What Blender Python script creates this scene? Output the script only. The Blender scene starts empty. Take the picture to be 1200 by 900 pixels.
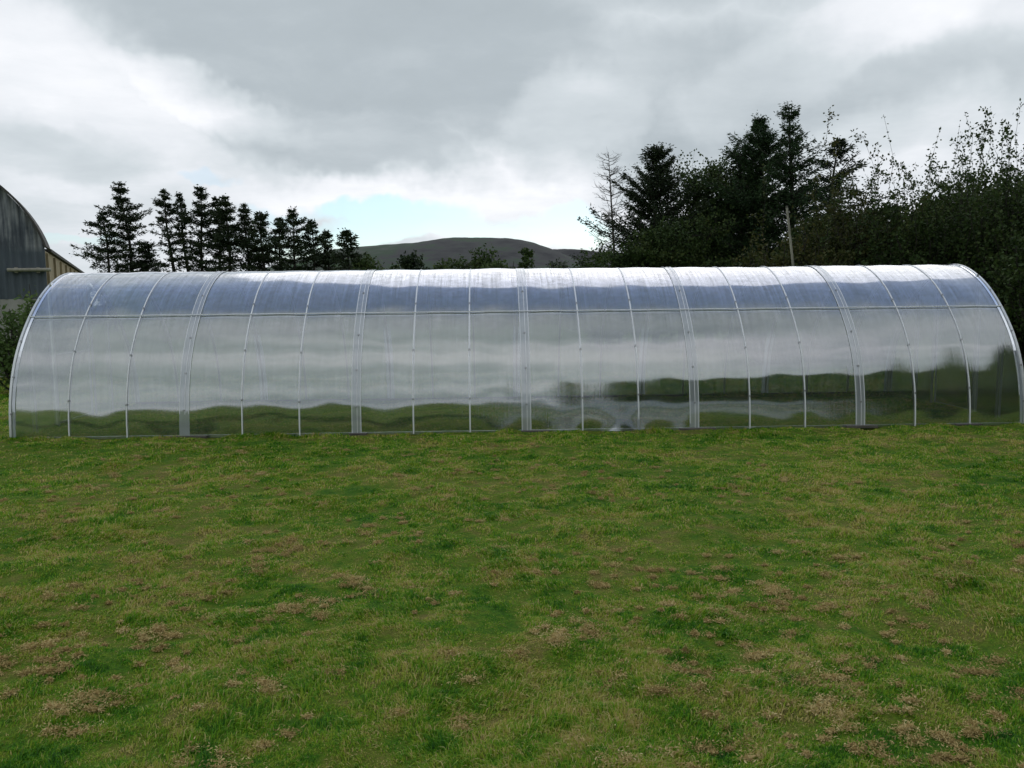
import bpy, math, random
import numpy as np
from mathutils import Vector, Matrix
R = math.radians
PI = math.pi
scene = bpy.context.scene
col = scene.collection

# ------------------------------------------------------------------ helpers
def link(o, parent=None):
    col.objects.link(o)
    if parent is not None:
        o.parent = parent
    return o

def tag(o, label=None, cat=None, group=None, kind=None):
    if label: o['label'] = label
    if cat: o['category'] = cat
    if group: o['group'] = group
    if kind: o['kind'] = kind
    return o

def empty(name, loc, rz=0.0):
    o = bpy.data.objects.new(name, None)
    o.empty_display_size = 0.3
    o.location = loc
    o.rotation_euler = (0, 0, rz)
    return link(o)

class MB:
    """collects vertices and faces for ONE mesh object"""
    def __init__(s):
        s.v = []; s.f = []; s.n = 0
    def add(s, v, f):
        v = np.asarray(v, dtype=np.float64).reshape(-1, 3)
        s.f += [tuple(int(i) + s.n for i in q) for q in f]
        s.v.append(v); s.n += len(v)
    def box(s, c, d, rot=None):
        c = np.array(c); h = np.array(d) / 2
        pts = np.array([[x, y, z] for x in (-1, 1) for y in (-1, 1) for z in (-1, 1)]) * h
        if rot is not None:
            pts = pts @ np.array(rot).T
        s.add(pts + c, [(0,1,3,2),(4,6,7,5),(0,4,5,1),(2,3,7,6),(0,2,6,4),(1,5,7,3)])
    def tube(s, pts, rad, k=8, cap=True, square=False):
        pts = np.asarray(pts, float)
        n = len(pts)
        rad = np.broadcast_to(np.asarray(rad, float), (n,))
        t = np.gradient(pts, axis=0)
        t /= np.linalg.norm(t, axis=1)[:, None] + 1e-12
        ref = np.array([0, 0, 1.0]) if abs(t[0][2]) < .8 else np.array([1.0, 0, 0])
        vs = []
        for i in range(n):
            a = np.cross(t[i], ref); a /= np.linalg.norm(a) + 1e-12
            b = np.cross(t[i], a)
            ref = -np.cross(t[i], a) if False else ref
            ang = np.arange(k) * 2 * PI / k + (PI / 4 if square else 0)
            vs.append(pts[i] + rad[i] * (np.cos(ang)[:, None] * a + np.sin(ang)[:, None] * b))
        f = []
        for i in range(n - 1):
            for j in range(k):
                j2 = (j + 1) % k
                f.append((i*k+j, i*k+j2, (i+1)*k+j2, (i+1)*k+j))
        if cap:
            f.append(tuple(range(k))[::-1]); f.append(tuple((n-1)*k + j for j in range(k)))
        s.add(np.vstack(vs), f)
    def build(s, name, m, parent=None, smooth=False):
        me = bpy.data.meshes.new(name)
        me.from_pydata(np.vstack(s.v).tolist(), [], s.f)
        me.materials.append(m)
        if smooth:
            me.shade_smooth()
        me.update()
        return link(bpy.data.objects.new(name, me), parent)

def np_mesh(name, V, loops, starts, m, parent=None, smooth=False):
    me = bpy.data.meshes.new(name)
    me.vertices.add(len(V)); me.vertices.foreach_set('co', np.asarray(V, np.float32).ravel())
    me.loops.add(len(loops)); me.loops.foreach_set('vertex_index', np.asarray(loops, np.int32))
    me.polygons.add(len(starts)); me.polygons.foreach_set('loop_start', np.asarray(starts, np.int32))
    me.materials.append(m)
    me.update(calc_edges=True)
    if smooth: me.shade_smooth()
    return link(bpy.data.objects.new(name, me), parent)

def quads_mesh(name, Q, m, parent=None):
    """Q: N x 4 x 3 quads, each an island"""
    n = len(Q)
    return np_mesh(name, Q.reshape(-1, 3), np.arange(4*n), np.arange(0, 4*n, 4), m, parent)

def leaf_quads(C, D, L, W, rng, fold=0.0):
    """rhombus leaves: centre base C, direction D, length L, width W"""
    n = len(C)
    D = D / (np.linalg.norm(D, axis=1)[:, None] + 1e-9)
    r = rng.normal(size=(n, 3))
    S = np.cross(D, r); S /= np.linalg.norm(S, axis=1)[:, None] + 1e-9
    L = np.broadcast_to(L, (n,))[:, None]; W = np.broadcast_to(W, (n,))[:, None]
    mid = C + D * L * .45
    return np.stack([C, mid + S * W / 2, C + D * L, mid - S * W / 2], axis=1)

# value noise (numpy) used by terrain and grass
def vnoise(x, y, seed=0):
    def h(i, j):
        n = (i * 374761393 + j * 668265263 + seed * 974711) & 0x7fffffff
        n = (n ^ (n >> 13)) * 1274126177 & 0x7fffffff
        return ((n ^ (n >> 16)) & 0xffff) / 65535.0
    xi = np.floor(x).astype(np.int64); yi = np.floor(y).astype(np.int64)
    fx = x - xi; fy = y - yi
    fx = fx*fx*(3-2*fx); fy = fy*fy*(3-2*fy)
    return ((h(xi, yi)*(1-fx) + h(xi+1, yi)*fx)*(1-fy) + (h(xi, yi+1)*(1-fx) + h(xi+1, yi+1)*fx)*fy) * 2 - 1
def fbm(x, y, o=4, seed=0):
    s = 0; a = 1; t = 0
    for k in range(o):
        s = s + a * vnoise(x * 2**k + 17*k, y * 2**k - 9*k, seed + k); t += a; a *= .5
    return s / t

def ground_z(x, y):
    x = np.asarray(x, float); y = np.asarray(y, float)
    d = np.hypot(x, y)
    near = np.clip(1.6 - d / 30, 0, 1)
    z = near * (0.030 * fbm(x*.55, y*.55, 3, 3) + 0.022 * fbm(x*2.6, y*2.6, 2, 8) + .024*fbm(x*5.2, y*5.2, 2, 12))
    far = np.clip((d - 45) / 600, 0, 1)
    z = z + far * 3.0 * fbm(x/260, y/260, 3, 21) - far * 3
    # behind the viewer the field climbs gently
    q = np.clip((-y - 60) / 640, 0, 1)
    z = z + q*q*(3-2*q) * (85 + 25*fbm(x/300, y/300, 3, 77))
    return z

# ------------------------------------------------------------------ camera
FPX, PITCH, ROLL, CAMH = 940.0, R(5.95), R(-0.626), 1.555
cam_d = bpy.data.cameras.new('camera')
cam = link(bpy.data.objects.new('camera', cam_d))
cam_d.sensor_width = 36; cam_d.lens = 36 * FPX / 1200
cam_d.clip_start = .05; cam_d.clip_end = 20000
cam.matrix_world = Matrix.Translation((0, 0, CAMH)) @ Matrix.Rotation(PI/2 - PITCH, 4, 'X') @ Matrix.Rotation(ROLL, 4, 'Z')
scene.camera = cam
CM = np.array(cam.matrix_world)
def at(px, py, D):
    """world point at forward distance D (along y) seen at photograph pixel"""
    v = CM[:3, :3] @ np.array([(px-600)/FPX, -(py-450)/FPX, -1.0])
    return np.array([0, 0, CAMH]) + v * (D / v[1])
def gx(px, D):
    """x on the ground at distance D for photograph column px"""
    p = at(px, 350, D); return p[0]

# ------------------------------------------------------------------ materials
def newmat(name):
    m = bpy.data.materials.new(name); m.use_nodes = True
    nt = m.node_tree; nt.nodes.clear()
    out = nt.nodes.new('ShaderNodeOutputMaterial')
    return m, nt, out
def N(nt, typ, **kw):
    n = nt.nodes.new(typ)
    for k, v in kw.items():
        if k == 'inp':
            for a, b in v.items(): n.inputs[a].default_value = b
        else: setattr(n, k, v)
    return n
def ramp(nt, stops, interp='LINEAR'):
    n = nt.nodes.new('ShaderNodeValToRGB'); e = n.color_ramp.elements
    n.color_ramp.interpolation = interp
    while len(e) > 1: e.remove(e[-1])
    e[0].position = stops[0][0]; e[0].color = (*stops[0][1], 1)
    for p, c in stops[1:]:
        q = e.new(p); q.color = (*c, 1)
    return n
def math_(nt, op, a, b=None, c=None, clamp=False):
    n = nt.nodes.new('ShaderNodeMath'); n.operation = op; n.use_clamp = clamp
    for i, v in enumerate((a, b, c)):
        if v is None: continue
        if isinstance(v, (int, float)): n.inputs[i].default_value = v
        else: nt.links.new(v, n.inputs[i])
    return n.outputs[0]
def mixc(nt, fac, a, b, blend='MIX'):
    n = nt.nodes.new('ShaderNodeMix'); n.data_type = 'RGBA'; n.blend_type = blend
    for i, v in ((0, fac), (6, a), (7, b)):
        if isinstance(v, (int, float)): n.inputs[i].default_value = v
        elif isinstance(v, tuple): n.inputs[i].default_value = (*v, 1) if len(v) == 3 else v
        else: nt.links.new(v, n.inputs[i])
    return n.outputs[2]
def noise(nt, scale, detail=4, rough=.55, vec=None, dist=0.0):
    n = nt.nodes.new('ShaderNodeTexNoise')
    n.inputs['Scale'].default_value = scale; n.inputs['Detail'].default_value = detail
    n.inputs['Roughness'].default_value = rough; n.inputs['Distortion'].default_value = dist
    if vec is not None: nt.links.new(vec, n.inputs['Vector'])
    return n
def mapping(nt, vec, scale=(1,1,1), loc=(0,0,0), rot=(0,0,0)):
    n = nt.nodes.new('ShaderNodeMapping')
    n.inputs['Scale'].default_value = scale; n.inputs['Location'].default_value = loc; n.inputs['Rotation'].default_value = rot
    nt.links.new(vec, n.inputs['Vector']); return n.outputs[0]
def pos(nt): return nt.nodes.new('ShaderNodeNewGeometry').outputs['Position']
def objc(nt): return nt.nodes.new('ShaderNodeTexCoord').outputs['Object']

def mat_foliage(name, stops, trans=.25, nscale=.9, rough=.6):
    m, nt, out = newmat(name)
    geo = nt.nodes.new('ShaderNodeNewGeometry')
    nz = noise(nt, nscale, 3, .6, geo.outputs['Position'])
    f = math_(nt, 'ADD', math_(nt, 'MULTIPLY', geo.outputs['Random Per Island'], .55), math_(nt, 'MULTIPLY', math_(nt, 'SUBTRACT', nz.outputs[0], .27), 1.0), clamp=True)
    r = ramp(nt, stops); nt.links.new(f, r.inputs[0])
    d = N(nt, 'ShaderNodeBsdfPrincipled'); d.inputs['Roughness'].default_value = rough
    d.inputs['Specular IOR Level'].default_value = .15
    nt.links.new(r.outputs[0], d.inputs['Base Color'])
    t = N(nt, 'ShaderNodeBsdfTranslucent'); nt.links.new(r.outputs[0], t.inputs['Color'])
    mx = N(nt, 'ShaderNodeMixShader'); mx.inputs[0].default_value = trans
    nt.links.new(d.outputs[0], mx.inputs[1]); nt.links.new(t.outputs[0], mx.inputs[2])
    nt.links.new(mx.outputs[0], out.inputs[0])
    return m

def mat_rough(name, c1, c2, scale=3.0, rough=.8, bump=.2, metallic=0.0, stretch=(1,1,1)):
    m, nt, out = newmat(name)
    v = mapping(nt, objc(nt), stretch)
    nz = noise(nt, scale, 6, .6, v)
    r = ramp(nt, [(.3, c1), (.7, c2)]); nt.links.new(nz.outputs[0], r.inputs[0])
    d = N(nt, 'ShaderNodeBsdfPrincipled')
    d.inputs['Roughness'].default_value = rough; d.inputs['Metallic'].default_value = metallic
    nt.links.new(r.outputs[0], d.inputs['Base Color'])
    b = N(nt, 'ShaderNodeBump'); b.inputs['Strength'].default_value = bump; b.inputs['Distance'].default_value = .01
    nt.links.new(nz.outputs[0], b.inputs['Height']); nt.links.new(b.outputs[0], d.inputs['Normal'])
    nt.links.new(d.outputs[0], out.inputs[0])
    return m

M_conif = mat_foliage('conifer_needles', [(.0,(.012,.022,.012)),(.5,(.028,.046,.020)),(1,(.055,.072,.028))], .12)
M_conif_g = mat_foliage('conifer_needles_green', [(.0,(.016,.034,.014)),(.5,(.034,.066,.026)),(1,(.065,.105,.038))], .15)
M_leaf = mat_foliage('dark_leaves', [(.0,(.018,.034,.012)),(.5,(.045,.078,.020)),(.85,(.075,.10,.028)),(1,(.13,.13,.04))], .22)
M_leaf_ol = mat_foliage('olive_leaves', [(.0,(.022,.032,.011)),(.45,(.055,.070,.018)),(.8,(.10,.095,.030)),(1,(.17,.13,.06))], .22)
M_leaf_lt = mat_foliage('light_leaves', [(.0,(.03,.05,.02)),(.5,(.07,.11,.035)),(1,(.13,.17,.06))], .3)
M_far = mat_foliage('far_leaves', [(.0,(.02,.03,.018)),(.5,(.035,.05,.028)),(1,(.06,.075,.04))], .15, .25)
M_bark = mat_rough('bark', (.016,.014,.011), (.045,.038,.03), 9, .9, .5, stretch=(1,1,.25))
M_deadw = mat_rough('dead_wood', (.05,.045,.038), (.11,.10,.085), 9, .9, .3)
M_pole = mat_rough('weathered_pole', (.22,.21,.17), (.42,.40,.33), 14, .8, .3, stretch=(1,1,.15))
M_galv = mat_rough('galvanised_tube', (.62,.64,.66), (.80,.81,.82), 22, .38, .05, .85)
M_alu = mat_rough('white_aluminium', (.68,.70,.71), (.80,.81,.82), 12, .35, .05, .35)
M_white = mat_rough('white_plastic', (.82,.83,.85), (.90,.91,.92), 8, .35, .05)
M_screw = mat_rough('screw_head', (.3,.31,.32), (.5,.5,.5), 40, .35, .05, .9)
M_plank = mat_rough('grey_plank', (.05,.045,.04), (.16,.145,.12), 18, .85, .5, stretch=(.2,1,1))

M_leaf_lt2 = mat_foliage('fruit_tree_leaves', [(.0,(.05,.085,.03)),(.5,(.11,.18,.05)),(1,(.20,.28,.09))], .35)
# ------------------------------------------------------------------ sky
world = bpy.data.worlds.new('World'); scene.world = world
world.use_nodes = True
wn = world.node_tree; wn.nodes.clear()
wo = wn.nodes.new('ShaderNodeOutputWorld'); bg = wn.nodes.new('ShaderNodeBackground')
wn.links.new(bg.outputs[0], wo.inputs[0])
SUN_EL, SUN_AZ = R(37), R(11)          # sun stands beyond the greenhouse, up to the right
SKYK = .10
bg.inputs['Strength'].default_value = SKYK
sky = wn.nodes.new('ShaderNodeTexSky'); sky.sky_type = 'NISHITA'; sky.sun_disc = False
sky.sun_elevation = SUN_EL; sky.sun_rotation = SUN_AZ; sky.altitude = 50; sky.ozone_density = 1.3; sky.dust_density = .6
tc = wn.nodes.new('ShaderNodeTexCoord'); dirv = tc.outputs['Generated']
sep = wn.nodes.new('ShaderNodeSeparateXYZ'); wn.links.new(dirv, sep.inputs[0])
X, Y, Z = sep.outputs
az = math_(wn, 'ARCTAN2', X, Y)            # radians, + to the right
el = math_(wn, 'ARCSINE', Z)
# clouds on a flat layer: project the direction onto a plane overhead
zc = math_(wn, 'ADD', math_(wn, 'MAXIMUM', Z, 0.0), .16)
cx = math_(wn, 'DIVIDE', X, zc); cy = math_(wn, 'DIVIDE', Y, zc)
cmb = wn.nodes.new('ShaderNodeCombineXYZ'); wn.links.new(cx, cmb.inputs[0]); wn.links.new(cy, cmb.inputs[1])
n1 = noise(wn, .55, 7, .55, cmb.outputs[0], .25)
n2 = noise(wn, 1.7, 8, .6, mapping(wn, cmb.outputs[0], (1,1,1), (3.1, 7.7, 0)), .2)
# angular warp so that the big cloud outlines are ragged
wrp = noise(wn, 5.0, 5, .6, dirv)
ws = wn.nodes.new('ShaderNodeSeparateColor'); wn.links.new(wrp.outputs['Color'], ws.inputs[0])
azw = math_(wn, 'ADD', az, math_(wn, 'MULTIPLY', math_(wn, 'SUBTRACT', ws.outputs[0], .5), .26))
elw = math_(wn, 'ADD', el, math_(wn, 'MULTIPLY', math_(wn, 'SUBTRACT', ws.outputs[1], .5), .13))
def blob(px, py, rx, ry, rot=0.0, p=1.0):
    """a cloud bank centred on the direction of photograph pixel (px, py), radii in pixels"""
    v = at(px, py, 10) - np.array([0, 0, CAMH]); v /= np.linalg.norm(v)
    a0 = math.atan2(v[0], v[1]); e0 = math.asin(v[2])
    c, s = math.cos(rot), math.sin(rot)
    du = math_(wn, 'SUBTRACT', azw, a0); dv = math_(wn, 'SUBTRACT', elw, e0)
    u = math_(wn, 'DIVIDE', math_(wn, 'ADD', math_(wn, 'MULTIPLY', du, c), math_(wn, 'MULTIPLY', dv, s)), rx / FPX)
    w = math_(wn, 'DIVIDE', math_(wn, 'SUBTRACT', math_(wn, 'MULTIPLY', dv, c), math_(wn, 'MULTIPLY', du, s)), ry / FPX)
    d2 = math_(wn, 'ADD', math_(wn, 'MULTIPLY', u, u), math_(wn, 'MULTIPLY', w, w))
    n = wn.nodes.new('ShaderNodeMapRange'); n.interpolation_type = 'SMOOTHSTEP'
    n.inputs['From Min'].default_value = 1.45; n.inputs['From Max'].default_value = .35
    n.inputs['To Min'].default_value = 0; n.inputs['To Max'].default_value = p
    wn.links.new(d2, n.inputs['Value']); return n.outputs[0]
def total(bl):
    s = bl[0]
    for b in bl[1:]: s = math_(wn, 'MAXIMUM', s, b)
    return s
dark = total([blob(430, 50, 330, 100, -.12), blob(620, 110, 260, 75, -.25), blob(440, 175, 170, 38, -.15, .8),
              blob(760, 120, 240, 80, .0, .8), blob(960, 150, 260, 55, .1, .75), blob(700, -60, 1000, 70, 0, .7),
              blob(1050, 210, 150, 30, 0, .3), blob(40, 170, 120, 25, 0, .35)])
brite = total([blob(20, 60, 90, 60, 0, .6), blob(110, 130, 130, 40, -.2, .5), blob(215, 105, 130, 26, -.3, .9), blob(100, 180, 150, 40, 0, .35), blob(680, 140, 90, 50, .2, .75), blob(560, 235, 300, 26, -.05, .9),
               blob(650, 215, 110, 60, 0, .9), blob(960, 60, 170, 40, .25, .55), blob(1060, 175, 160, 25, .1, .6), blob(600, 275, 110, 22, 0, .8), blob(1120, 190, 260, 60, 0, .9)])
blue = total([blob(420, 246, 110, 13, -.06, .85), blob(480, 262, 140, 22, 0, .9), blob(255, 197, 34, 7, -.1, .25), blob(680, 255, 50, 26, 0, .8),
              blob(90, 281, 50, 5, 0, .4), blob(335, 266, 70, 13, 0, .5), blob(560, 268, 90, 14, 0, .9), blob(410, 275, 120, 16, 0, .8)])
front = wn.nodes.new('ShaderNodeMapRange'); front.interpolation_type = 'SMOOTHSTEP'
front.inputs['From Min'].default_value = -.1; front.inputs['From Max'].default_value = .45
wn.links.new(Y, front.inputs['Value'])
# cloud brightness 0..1
g = math_(wn, 'ADD', math_(wn, 'MULTIPLY', math_(wn, 'SUBTRACT', n1.outputs[0], .5), .70), math_(wn, 'MULTIPLY', math_(wn, 'SUBTRACT', n2.outputs[0], .5), .62))
base = math_(wn, 'ADD', g, .70)
base = math_(wn, 'SUBTRACT', base, math_(wn, 'MULTIPLY', dark, .40))
base = math_(wn, 'ADD', base, math_(wn, 'MULTIPLY', brite, .30))
bk = wn.nodes.new('ShaderNodeMapRange'); bk.interpolation_type = 'SMOOTHSTEP'
bk.inputs['From Min'].default_value = .05; bk.inputs['From Max'].default_value = -.45
wn.links.new(Y, bk.inputs['Value'])
lw = wn.nodes.new('ShaderNodeMapRange'); lw.interpolation_type = 'SMOOTHSTEP'
lw.inputs['From Min'].default_value = .80; lw.inputs['From Max'].default_value = .05
wn.links.new(Z, lw.inputs['Value'])
lay = noise(wn, 1.0, 4, .55, mapping(wn, dirv, (1.1, 1.1, 5.0), (4, 1, 2)), .4)
base = math_(wn, 'SUBTRACT', base, math_(wn, 'MULTIPLY', bk.outputs[0], math_(wn, 'MULTIPLY', lw.outputs[0], .24)))
base = math_(wn, 'ADD', base, math_(wn, 'MULTIPLY', bk.outputs[0], math_(wn, 'MULTIPLY', math_(wn, 'SUBTRACT', lay.outputs[0], .5), 2.1)))
# overhead the cloud layer is thick and bluish grey
zen = wn.nodes.new('ShaderNodeMapRange'); zen.interpolation_type = 'SMOOTHSTEP'
zen.inputs['From Min'].default_value = .55; zen.inputs['From Max'].default_value = .85
wn.links.new(Z, zen.inputs['Value'])
base = math_(wn, 'SUBTRACT', base, math_(wn, 'MULTIPLY', zen.outputs[0], .12), clamp=True)
cr = ramp(wn, [(0,(3.3,3.75,4.05)),(.3,(4.0,4.5,4.85)),(.6,(5.5,6.0,6.35)),(.82,(7.0,7.3,7.7)),(1,(8.3,8.45,8.8))])
wn.links.new(base, cr.inputs[0])
gap = math_(wn, 'MULTIPLY', blue, math_(wn, 'ADD', n2.outputs[0], .80), clamp=True)
skyb = mixc(wn, 1.0, sky.outputs[0], (.78, .90, .96), 'MULTIPLY')
fz = wn.nodes.new('ShaderNodeMapRange'); fz.interpolation_type = 'SMOOTHSTEP'
fz.inputs['From Min'].default_value = -.22; fz.inputs['From Max'].default_value = .05
wn.links.new(math_(wn, 'ADD', Y, math_(wn, 'MULTIPLY', math_(wn, 'SUBTRACT', ws.outputs[2], .5), .25)), fz.inputs['Value'])
zb = wn.nodes.new('ShaderNodeMapRange'); zb.interpolation_type = 'SMOOTHSTEP'
zb.inputs['From Min'].default_value = .52; zb.inputs['From Max'].default_value = .90
wn.links.new(Z, zb.inputs['Value'])
over = math_(wn, 'MULTIPLY', math_(wn, 'MULTIPLY', fz.outputs[0], zb.outputs[0]), .72)
skyc0 = mixc(wn, math_(wn, 'MULTIPLY', over, 1.05, clamp=True), cr.outputs[0], mixc(wn, 1.0, sky.outputs[0], (1.65, 1.65, 1.72), 'MULTIPLY'))
skyc = mixc(wn, math_(wn, 'MULTIPLY', gap, .9), skyc0, skyb)
wn.links.new(skyc, bg.inputs['Color'])

sun_d = bpy.data.lights.new('sun', 'SUN'); sun_d.energy = .5; sun_d.angle = R(56); sun_d.color = (1, .96, .9)
sun = link(bpy.data.objects.new('sun', sun_d))
sdir = Vector((math.sin(SUN_AZ)*math.cos(SUN_EL), math.cos(SUN_AZ)*math.cos(SUN_EL), math.sin(SUN_EL)))
sun.rotation_euler = sdir.to_track_quat('Z', 'Y').to_euler()
sun.location = sdir * 50

# ------------------------------------------------------------------ ground
def lawn_color(nt):
    """turf colour shared by soil sheet and blades: (green factor ramp)"""
    p = mapping(nt, pos(nt), (1, 1, 0))
    a = noise(nt, .55, 4, .6, p); b = noise(nt, 2.6, 5, .65, mapping(nt, p, (1,1,0), (5,3,0)))
    c_ = noise(nt, 8.0, 5, .75, mapping(nt, p, (1,1,0), (2,8,0)))
    f = math_(nt, 'ADD', math_(nt, 'MULTIPLY', a.outputs[0], .36), math_(nt, 'MULTIPLY', b.outputs[0], .52))
    f = math_(nt, 'ADD', f, math_(nt, 'MULTIPLY', math_(nt, 'SUBTRACT', c_.outputs[0], .285), .56))
    return f
m_ground, nt, out = newmat('turf_soil')
f = lawn_color(nt)
fine = noise(nt, 60, 4, .7, pos(nt))
r = ramp(nt, [(.34,(.025,.085,.006)),(.46,(.055,.14,.008)),(.56,(.11,.165,.014)),(.68,(.17,.15,.04))])
nt.links.new(f, r.inputs[0])
c = mixc(nt, 1.0, r.outputs[0], ramp(nt, [(.3,(.55,.55,.55)),(.7,(1.25,1.25,1.25))]).outputs[0], 'MULTIPLY')
nt.links.new(fine.outputs[0], nt.nodes[-2].inputs[0] if nt.nodes[-2].type == 'VALTORGB' else nt.nodes[-1].inputs[0])
d = N(nt, 'ShaderNodeBsdfPrincipled'); d.inputs['Roughness'].default_value = .9; d.inputs['Specular IOR Level'].default_value = .1
nt.links.new(c, d.inputs['Base Color'])
bmp = N(nt, 'ShaderNodeBump'); bmp.inputs['Strength'].default_value = .7; bmp.inputs['Distance'].default_value = .02
nt.links.new(fine.outputs[0], bmp.inputs['Height']); nt.links.new(bmp.outputs[0], d.inputs['Normal'])
nt.links.new(d.outputs[0], out.inputs[0])

far_ = np.geomspace(.12, 6000, 75)
ax = np.r_[-9.5 - far_[::-1], np.linspace(-9.5, 9.5, 290), 9.5 + far_]
ay = np.r_[.5 - far_[::-1], np.linspace(.5, 14, 230), 14 + far_]
GX, GY = np.meshgrid(ax, ay)
GZ = ground_z(GX, GY)
V = np.stack([GX, GY, GZ], -1).reshape(-1, 3)
idx = np.arange(len(ax)*len(ay)).reshape(len(ay), len(ax))
Q = np.stack([idx[:-1,:-1], idx[:-1,1:], idx[1:,1:], idx[1:,:-1]], -1).reshape(-1)
g_o = np_mesh('ground', V, Q, np.arange(0, len(Q), 4), m_ground, None, True)
tag(g_o, 'grass field ground stretching to the horizon', None, None, 'structure')

# ------------------------------------------------------------------ hills
def mat_hill():
    m, nt, out = newmat('heather_hillside')
    p = pos(nt)
    a = noise(nt, .0035, 6, .6, p); b = noise(nt, .02, 6, .65, mapping(nt, p, (1,1,2.5)))
    sp = N(nt, 'ShaderNodeSeparateXYZ'); nt.links.new(p, sp.inputs[0])
    lowz = N(nt, 'ShaderNodeMapRange'); lowz.inputs['From Min'].default_value = 95; lowz.inputs['From Max'].default_value = 20
    nt.links.new(sp.outputs[2], lowz.inputs['Value'])
    lx = N(nt, 'ShaderNodeMapRange'); lx.inputs['From Min'].default_value = -80; lx.inputs['From Max'].default_value = -420
    nt.links.new(sp.outputs[0], lx.inputs['Value'])
    f = math_(nt, 'ADD', math_(nt, 'MULTIPLY', b.outputs[0], .6), math_(nt, 'MULTIPLY', a.outputs[0], .5))
    f = math_(nt, 'ADD', math_(nt, 'SUBTRACT', f, .22), math_(nt, 'MULTIPLY', lowz.outputs[0], .22))
    f = math_(nt, 'ADD', f, math_(nt, 'MULTIPLY', lx.outputs[0], .18))
    r = ramp(nt, [(.22,(.050,.050,.052)),(.38,(.080,.080,.078)),(.46,(.068,.094,.064)),(.52,(.10,.105,.092)),(.72,(.08,.155,.065))])
    nt.links.new(f, r.inputs[0])
    d = N(nt, 'ShaderNodeBsdfPrincipled'); d.inputs['Roughness'].default_value = .95; d.inputs['Specular IOR Level'].default_value = .05
    nt.links.new(r.outputs[0], d.inputs['Base Color']); nt.links.new(d.outputs[0], out.inputs[0])
    return m
M_hill = mat_hill()
def hill(name, prof, D, depth, label, seed):
    px = np.array([p[0] for p in prof]); py = np.array([p[1] for p in prof])
    pts = np.array([at(a, b, D) for a, b in prof])
    nx, ny = 220, 50
    xs = np.linspace(pts[0,0], pts[-1,0], nx); crest = np.interp(xs, pts[:,0], pts[:,2])
    crest = crest + 1.2 * fbm(xs/22, xs*0, 3, seed)
    v = np.linspace(-1, 1, ny)
    XX, VV = np.meshgrid(xs, v)
    prf = np.cos(VV*PI/2) ** 1.35
    ZZ = -15 + (crest + 15)[None, :] * prf
    ZZ += (1 - prf) * prf * 22 * fbm(XX/170, VV*3.0, 4, seed)
    YY = D + VV * depth + 0*XX
    V = np.stack([XX, YY, ZZ], -1).reshape(-1, 3)
    idx = np.arange(nx*ny).reshape(ny, nx)
    Q = np.stack([idx[:-1,:-1], idx[:-1,1:], idx[1:,1:], idx[1:,:-1]], -1).reshape(-1)
    o = np_mesh(name, V, Q, np.arange(0, len(Q), 4), M_hill, None, True)
    return tag(o, label, None, None, 'structure')
hill('hill', [(250,345),(340,310),(400,293),(428,289.5),(462,287),(487,285.7),(513,281.5),(534,278.8),(549,279),(591,279.8),(611,282.3),(627,286),(642,291.5),(662,300),(700,318),(740,345)],
     1900, 620, 'broad heather covered hill rising beyond the fields', 5)
hill('hills', [(560,330),(600,312),(630,296),(645,292.5),(662,292.2),(683,292.8),(693,294.5),(740,298),(800,303),(900,312),(1000,330)],
     2700, 600, 'lower ridge to the right of the main hill', 9)

# ------------------------------------------------------------------ trees
def branchy_tubes(mb, segs, k=5):
    for pts, rad in segs: mb.tube(pts, rad, k, False)

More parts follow.
